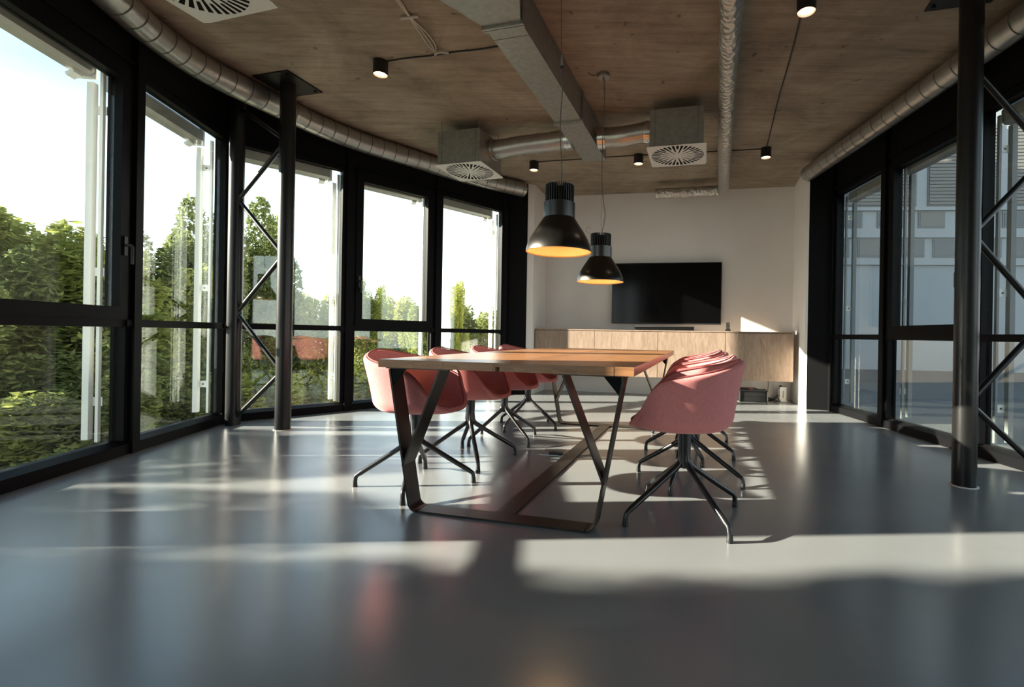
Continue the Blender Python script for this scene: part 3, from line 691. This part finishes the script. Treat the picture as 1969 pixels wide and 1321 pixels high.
# ------------------------------------------------------------------ ducts
def ringset(path, r, step, parent, start=.1, mat='seam', wdt=.0035, name='seam_ring'):
    acc = start; P = path
    for a, b_ in zip(P, P[1:]):
        L = (b_ - a).length
        while acc < L:
            c = a + (b_ - a) * (acc / L); d = (b_ - a).normalized()
            bm = tube(bmesh.new(), [c - d * wdt, c + d * wdt], r + .0025, 32, cap=False)
            mesh_obj(name, bm, mat, parent, smooth=True)
            acc += step
        acc -= L
lp = [Vector(p) for p in [(-2.55, 1.2, 2.92), (-2.75, 2.2, 2.92), (-2.93, 2.92, 2.92), (-3.00, 3.30, 2.92), (-2.985, 3.74, 2.92), (-2.80, 4.31, 2.92), (-2.655, 4.70, 2.92), (-2.40, 5.12, 2.92), (-2.02, 5.56, 2.92), (-1.64, 6.02, 2.92), (-1.25, 6.38, 2.92), (-.90, 6.66, 2.92)]]
lp = [Vector((p.x * 1.0446, p.y * 1.0446, 3.008)) for p in lp]
path = smooth_path(lp, 6)
sd_ = thing('spiral_duct', 'curved round spiral duct following the left windows', 'duct', (0, 0, 0), 0, 'round spiral ducts')
mesh_obj('pipe', tube(bmesh.new(), path, .106, 36), 'galv2', sd_, smooth='auto'); ringset(path, .106, .145, sd_)
mesh_obj('label_sticker', prism(bmesh.new(), [(-.04, -.035), (.04, -.035), (.04, .035), (-.04, .035)], 0, .002, 'y'), 'cable_white', sd_, loc=(-1.06*1.0446, 6.43*1.0446, 2.995), rotz=R(36))
path = [Vector((2.745, 5.95, 2.96)), Vector((2.77, 4.5, 2.96)), Vector((2.77, 3.26, 2.96)), Vector((2.74, 2.04, 2.96)), Vector((2.70, .4, 2.96))]
sd_ = thing('spiral_duct', 'straight round spiral duct above the right windows', 'duct', (0, 0, 0), 0, 'round spiral ducts')
mesh_obj('pipe', tube(bmesh.new(), path, .092, 36), 'galv2', sd_, smooth='auto'); ringset(path, .092, .165, sd_)
# foil duct
path = smooth_path([(.52, 1.7, 2.95), (.854, 2.89, 2.95), (1.156, 4.0, 2.95), (1.52, 5.32, 2.95), (1.80, 6.32, 2.95), (1.86, 6.52, 2.95), (1.80, 6.66, 2.95), (1.66, 6.71, 2.95), (1.30, 6.80, 2.95), (.97, 6.87, 2.95)], 14)
fd = thing('foil_duct', 'crinkled foil insulated duct with an elbow at the back wall', 'duct')
rr = [.073 + random.uniform(-.0035, .0035) for _ in path]
mesh_obj('pipe', tube(bmesh.new(), path, rr, 28), 'foil', fd, smooth=True)
for s_, yy in ((1.0, 3.45), (1.45, 5.08)):
    bm = tube(bmesh.new(), [(s_ - .0022, yy, 2.875), (s_ - .0022, yy, 2.873), ], .002, 6)
    bm.free()
    mesh_obj('hanger', bx(s_ - .006, s_ + .006, yy - .012, yy + .012, 2.95 + .07, CEIL - .001), 'galv', fd)
# rectangular duct
RA = math.atan2(.626, 2.31)
rd = thing('rectangular_duct', 'rectangular galvanised air duct running under the ceiling', 'duct', (-.5545, 3.02, 0), -RA)
W2, ZB_, ZT_ = .125, 2.85, 3.112
for a, b_ in ((.02, 1.385), (1.405, 2.40)):
    mesh_obj('section', bx(-W2, W2, a, b_, ZB_, ZT_), 'galv', rd, bevel=.002)
for y in (.0, 1.395):
    bm = bx(-W2 - .016, W2 + .016, y - .02, y - .003, ZB_ - .016, ZT_); box(bm, -W2 - .016, W2 + .016, y + .003, y + .02, ZB_ - .016, ZT_); box(bm, -W2 - .006, W2 + .006, y - .004, y + .004, ZB_ - .006, ZT_)
    mesh_obj('flange', bm, 'galv', rd)
mesh_obj('fold_line', bx(-W2, W2, .12, .123, ZB_ - .0012, ZB_), 'seam', rd)
bm = bmesh.new()
def ring(y, l, r_): return [bm.verts.new(p) for p in ((l, y, ZB_), (r_, y, ZB_), (r_, y, ZT_), (l, y, ZT_))]
rs = [ring(-.02, -W2, W2), ring(-.42, -.32, .28), ring(-3.0, -.32, .28)]
for a, b_ in zip(rs, rs[1:]):
    for k in range(4): bm.faces.new((a[k], a[(k + 1) % 4], b_[(k + 1) % 4], b_[k]))
bm.faces.new(rs[0]); bm.faces.new(rs[-1][::-1])
mesh_obj('transition', bm, 'galv', rd)
# air diffusers
def diffuser(x, y, rz, label, side):
    t_ = thing('air_diffuser', label, 'diffuser', (x, y, 2.65), rz, 'swirl air diffuser boxes')
    hb = .245
    bb = mesh_obj('plenum_box', bx(-hb, hb, -hb, hb, .012, .355), 'galv', t_, bevel=.003)
    for s in (-1, 1): mesh_obj('box_seam', bx(s * (hb - .05) - .0015, s * (hb - .05) + .0015, -hb - .0015, -hb, .014, .352), 'seam', bb)
    NS = 36; bm = bmesh.new(); R0, R1, R2, RC, HP = .042, .095, .165, .25, .272
    na = NS * 2
    def pol(r, k): a = 2 * math.pi * (k + (.22 if k % 2 else 0)) / na; return (r * math.cos(a), r * math.sin(a), 0)
    rings = []
    for r in (R0, R1, R2, RC): rings.append([bm.verts.new(pol(r, k)) for k in range(na)])
    sq = []
    for k in range(na):
        a = 2 * math.pi * (k + (.22 if k % 2 else 0)) / na; cx, cy = math.cos(a), math.sin(a); s = HP / max(abs(cx), abs(cy)); sq.append(bm.verts.new((cx * s, cy * s, 0)))
    cen = bm.verts.new((0, 0, 0))
    for k in range(na):
        k2 = (k + 1) % na
        bm.faces.new((cen, rings[0][k], rings[0][k2]))
        slot = k // 2; openk = k % 2 == 0
        kind = slot % 4
        if not (openk and kind == 0): bm.faces.new((rings[0][k], rings[1][k], rings[1][k2], rings[0][k2]))
        if not (openk and kind in (0, 2)): bm.faces.new((rings[1][k], rings[2][k], rings[2][k2], rings[1][k2]))
        if not openk: bm.faces.new((rings[2][k], rings[3][k], rings[3][k2], rings[2][k2]))
        bm.faces.new((rings[3][k], sq[k], sq[k2], rings[3][k2]))
    bmesh.ops.recalc_face_normals(bm, faces=bm.faces)
    geo = bmesh.ops.extrude_face_region(bm, geom=bm.faces[:]); vs = [g for g in geo['geom'] if isinstance(g, bmesh.types.BMVert)]
    bmesh.ops.translate(bm, verts=vs, vec=(0, 0, .0015))
    mesh_obj('face_plate', bm, 'white_metal', t_)
    mesh_obj('dark_core', lathe(bmesh.new(), [(0, .0016), (.255, .0016), (.255, .0119), (0, .0119)], 40), 'dark', t_)
    for sx in (-1, 1):
        for sy in (-1, 1):
            mesh_obj('hanger_rod', tube(bmesh.new(), [(sx * .22, sy * .22, .355), (sx * .22, sy * .22, CEIL - 2.65 - .001)], .004, 6), 'galv', t_)
    return t_
diffuser(-1.285, 5.175, R(-16), 'galvanised diffuser box with swirl plate left of the rectangular duct', 1)
diffuser(.862, 4.615, R(-14), 'galvanised diffuser box with swirl plate right of the rectangular duct', -1)
diffuser(-2.03, 2.40, R(-16), 'swirl diffuser box cut off by the top left of the photo', 0)
def flex(pts, label):
    t_ = thing('flexible_duct', label, 'duct', (0, 0, 0), 0, 'ribbed flexible ducts')
    p = smooth_path(pts, 16); bm = bmesh.new()
    # resample into ribs
    rad = [.098 + (.0035 if i % 2 else -.0035) for i in range(len(p))]
    mesh_obj('hose', tube(bm, p, rad, 28), 'galv2', t_, smooth=True)
    for a, b_ in ((p[0], p[2]), (p[-1], p[-3])):
        d = (b_ - a).normalized()
        mesh_obj('collar', tube(bmesh.new(), [a, a + d * .03, a + d * .032, a + d * .05, a + d * .052, a + d * .075], [.106, .106, .112, .112, .106, .106], 32), 'chrome', t_, smooth='auto')
flex([(-1.045, 5.105, 2.86), (-.92, 5.06, 2.86), (-.70, 5.02, 2.885), (-.45, 4.97, 2.90), (-.22, 4.92, 2.915), (-.165, 4.905, 2.915)], 'ribbed flexible duct between left diffuser box and rectangular duct')
flex([(.095, 4.84, 2.90), (.19, 4.82, 2.90), (.33, 4.77, 2.89), (.48, 4.73, 2.905), (.56, 4.71, 2.91), (.618, 4.70, 2.91)], 'short ribbed flexible duct between right diffuser box and rectangular duct')

# ------------------------------------------------------------------ outdoors
struct(mesh_obj('ground', bx(-90, 90, -60, 120, -4.2, -4.0), 'ground'))
struct(mesh_obj('terrace_deck', bx(3.31, 22.0, -6, 16.4, -.45, -.12), 'terrace'), 'pale terrace paving outside the right windows')
# tree library: crowns of real leaves on branches
def crown_mesh(name, n, blobs, size, mat, seed):
    rnd = random.Random(seed); verts = []; faces = []
    tot = sum(b_[3] ** 2 * b_[4] for b_ in blobs)
    for bx_, by_, bz_, rx, rz in blobs:
        k = int(n * rx ** 2 * rz / tot)
        for _ in range(k):
            while True:
                u = Vector((rnd.uniform(-1, 1), rnd.uniform(-1, 1), rnd.uniform(-1, 1))); l = u.length
                if l <= 1 and l > rnd.random() ** .5 * .9: break
            c = Vector((bx_ + u.x * rx, by_ + u.y * rx, bz_ + u.z * rz))
            a = Vector((rnd.gauss(0, 1), rnd.gauss(0, 1), rnd.gauss(0, .5))).normalized(); b2 = a.cross(Vector((rnd.gauss(0, .6), rnd.gauss(0, .6), 1))).normalized()
            s = size * rnd.uniform(.6, 1.3); nn = a.cross(b2) * s * .18; i = len(verts)
            sv = Vector((1 / 1.9, 1 / 1.9, 1 / 4.8)); a = a * sv; b2 = b2 * sv; nn = nn * sv
            verts += [c - a * s, c + b2 * s * .45 + nn, c + a * s, c - b2 * s * .45 + nn]
            faces.append((i, i + 1, i + 2)); faces.append((i, i + 2, i + 3))
    me = bpy.data.meshes.new(name); me.from_pydata([tuple(v_) for v_ in verts], [], faces); me.materials.append(M[mat]); return me
def blobset(seed, n, flat=1.0):
    rnd = random.Random(seed); res = [(0, 0, .45, .42, .42)]
    for _ in range(n):
        a = rnd.uniform(0, 6.28); z = rnd.uniform(.05, .92); q = math.sqrt(max(.04, 1 - (2 * z - 1) ** 2)) * .62 * rnd.uniform(.55, 1.0) * flat
        r = rnd.uniform(.10, .22); res.append((q * math.cos(a), q * math.sin(a), z, r, r * .8))
    return res
def trunk_mesh(seed):
    rnd = random.Random(seed); bm = tube(bmesh.new(), smooth_path([(0, 0, -1.2), (.02, .01, -.5), (-.01, .02, 0), (.01, 0, .5), (0, 0, .82)], 3), [.045] * 4 + [.04] * 3 + [.032] * 3 + [.02] * 3, 8)
    for k in range(9):
        a = rnd.uniform(0, 6.28); z = rnd.uniform(.0, .6); l = rnd.uniform(.3, .5)
        tube(bm, [(0, 0, z), (l * .5 * math.cos(a), l * .5 * math.sin(a), z + .1), (l * math.cos(a), l * math.sin(a), z + .28)], [.016, .011, .004], 6)
    me = bpy.data.meshes.new('trunk'); bmesh.ops.recalc_face_normals(bm, faces=bm.faces); bm.to_mesh(me); bm.free(); me.materials.append(M['bark']); return me
LIB = []
for i, (mat, nl, nb) in enumerate((('leaf', 34000, 34), ('leafdark', 34000, 30), ('leafyellow', 26000, 28), ('leaf', 28000, 36))):
    LIB.append((crown_mesh('crown', nl, blobset(30 + i, nb), .075, mat, 50 + i), trunk_mesh(70 + i)))
def tree(px, Y, ztop, h, rad, kind, label, rot=0, X=None, cat='tree', name='leafy_tree'):
    x = (px - PPX) / FOC * Y if X is None else X
    t_ = thing(name, label, cat, (x, Y, ztop - h), rot, 'trees outside the left windows')
    for nm, me in zip(('crown', 'trunk'), LIB[kind]):
        o = bpy.data.objects.new(nm, me); link(o, t_)
        o.scale = (rad * 1.25, rad * 1.25, h if nm == 'crown' else max(h, (ztop - h + 4.15) / 1.2))
        if nm == 'crown': o['kind'] = 'stuff'
    return t_
TR = [(105, 8.0, 3.0, 4.6, 1.95, 0, 'broad bright tree filling the leftmost window'),
      (-10, 7.0, 1.85, 4.0, 1.5, 1, 'darker tree cut off by the left edge of the photo'),
      (215, 10.0, 2.9, 4.6, 1.5, 1, 'tree seen just left of the post between first and second window'),
      (318, 10.0, 2.55, 4.6, 1.4, 3, 'tree in the middle of the second window'),
      (395, 11.0, 3.55, 5.8, 1.2, 1, 'tall dark tree at right edge of the second window'),
      (492, 12.0, 3.85, 6.2, 1.25, 1, 'tall dark tree behind the truss column braces'),
      (548, 13.0, 1.7, 4.6, 1.0, 1, 'dark tree half hidden by the front truss column'),
      (612, 13.0, 1.75, 4.2, 1.25, 2, 'sunny yellow-green tree right of the truss column'),
      (705, 18.0, 3.0, 5.5, 1.1, 3, 'tree in the left part of the openable window behind the chairs'),
      (765, 22.0, 2.3, 5.0, 1.8, 2, 'pale low tree in the middle of the window behind the chairs'),
      (815, 20.0, 2.2, 5.0, 1.0, 0, 'small tree at right edge of the window behind the chairs'),
      (879, 19.0, 2.75, 5.4, .55, 2, 'narrow columnar tree in the last left window'),
      (925, 24.0, 2.4, 5.2, 2.1, 3, 'pale spreading tree in the last left window')]
for i, (px, Y, zt, h, r_, k_, lab) in enumerate(TR): tree(px, Y, zt, h, r_, k_, lab, i * 1.3)
SH = [(30, 6.2, .35, 3.0, 1.3, 0, 'leafy shrub at bottom of the leftmost window'), (150, 6.6, .55, 3.0, 1.3, 1, 'dark shrub behind the guide rail of the leftmost window'),
      (300, 8.0, .5, 3.2, 1.4, 1, 'dark shrub at bottom left of the second window'), (390, 9.0, .4, 3.2, 1.4, 0, 'shrub at bottom right of the second window'),
      (500, 10.5, .15, 3.0, 1.2, 0, 'shrub below the braces of the truss column'), (600, 12.0, -.25, 2.8, 1.2, 2, 'sunlit shrub at bottom of the window right of the truss column'),
      (700, 13.5, .0, 3.0, 1.0, 0, 'shrub low in the window left of the nearest chair')]
for i, (px, Y, zt, h, r_, k_, lab) in enumerate(SH): tree(px, Y, zt, h, r_, k_, lab, i * 2.1, cat='shrub', name='leafy_shrub')
for i, (x, y, zt, lab) in enumerate(((-10.6, 1.2, 3.3, 'low garden tree left of the frame, nearer the camera'), (-10.3, 3.0, 3.2, 'low garden tree left of the frame, farther from the camera'))):
    tree(0, y, zt, 4.6, 1.35, 1, lab, i * 1.7, X=x)
# trees further round the garden, left of the frame: they dapple the foreground light, the tall one is added for its shade
for i, (x, y, zt, h, r_) in enumerate(((-11.5, -.28, 7.0, 5.6, 2.3), (-12.5, -5.2, 6.6, 6.0, 2.4), (-15.0, -.5, 9.7, 4.2, 1.75))):
    t_ = tree(0, y, zt, h, r_, 3, ['garden tree left of the frame, opposite the nearest window', 'garden tree farthest behind the camera on the left', 'tall unseen garden tree added for shade behind the other trees on the left'][i], i, X=x)

# building across the terrace
ob = thing('office_building', 'white office block across the terrace outside the right windows', 'building', (12.5, 16.0, -4), R(-5))
mesh_obj('wall', bx(-7.5, 12, .06, 6, 3.2, 14), 'farwhite', ob)
mesh_obj('lower_wall', bx(-7.5, 12, .10, 6, 0, 7.45), 'farblue', ob)
mesh_obj('plinth', bx(-7.5, 12, .02, .0999, 3.0, 3.75), 'fargrey', ob)
for z, h_ in ((7.45, .20), (8.38, .30), (9.30, .10)): mesh_obj('band', bx(-7.5, 12, -.03, .0599, z, z + h_), 'farwhite', ob)
k_ = 0
for row, (z0, z1, wdt, gap) in enumerate(((7.72, 8.34, .95, .27), (8.72, 9.27, .85, .48), (9.46, 12.2, 2.3, .35))):
    x = -6.9 + .3 * row
    while x < 9.5:
        fr = mesh_obj('window', bx(x, x + wdt, .03, .0605, z0, z1), 'fargrey', ob)
        if row < 2:
            mesh_obj('pane', bx(x + .05, x + wdt - .05, .02, .0299, z0 + .05, z1 - .05), 'farglass' if k_ % 3 else 'fardark', fr)
        else:
            bm = bmesh.new(); zz = z0 + .04
            while zz < z1 - .08:
                box(bm, x + .04, x + wdt - .04, -.01, .0299, zz, zz + .085); zz += .115
            mesh_obj('louvre', bm, 'fardark', fr)
        x += wdt + gap; k_ += 1
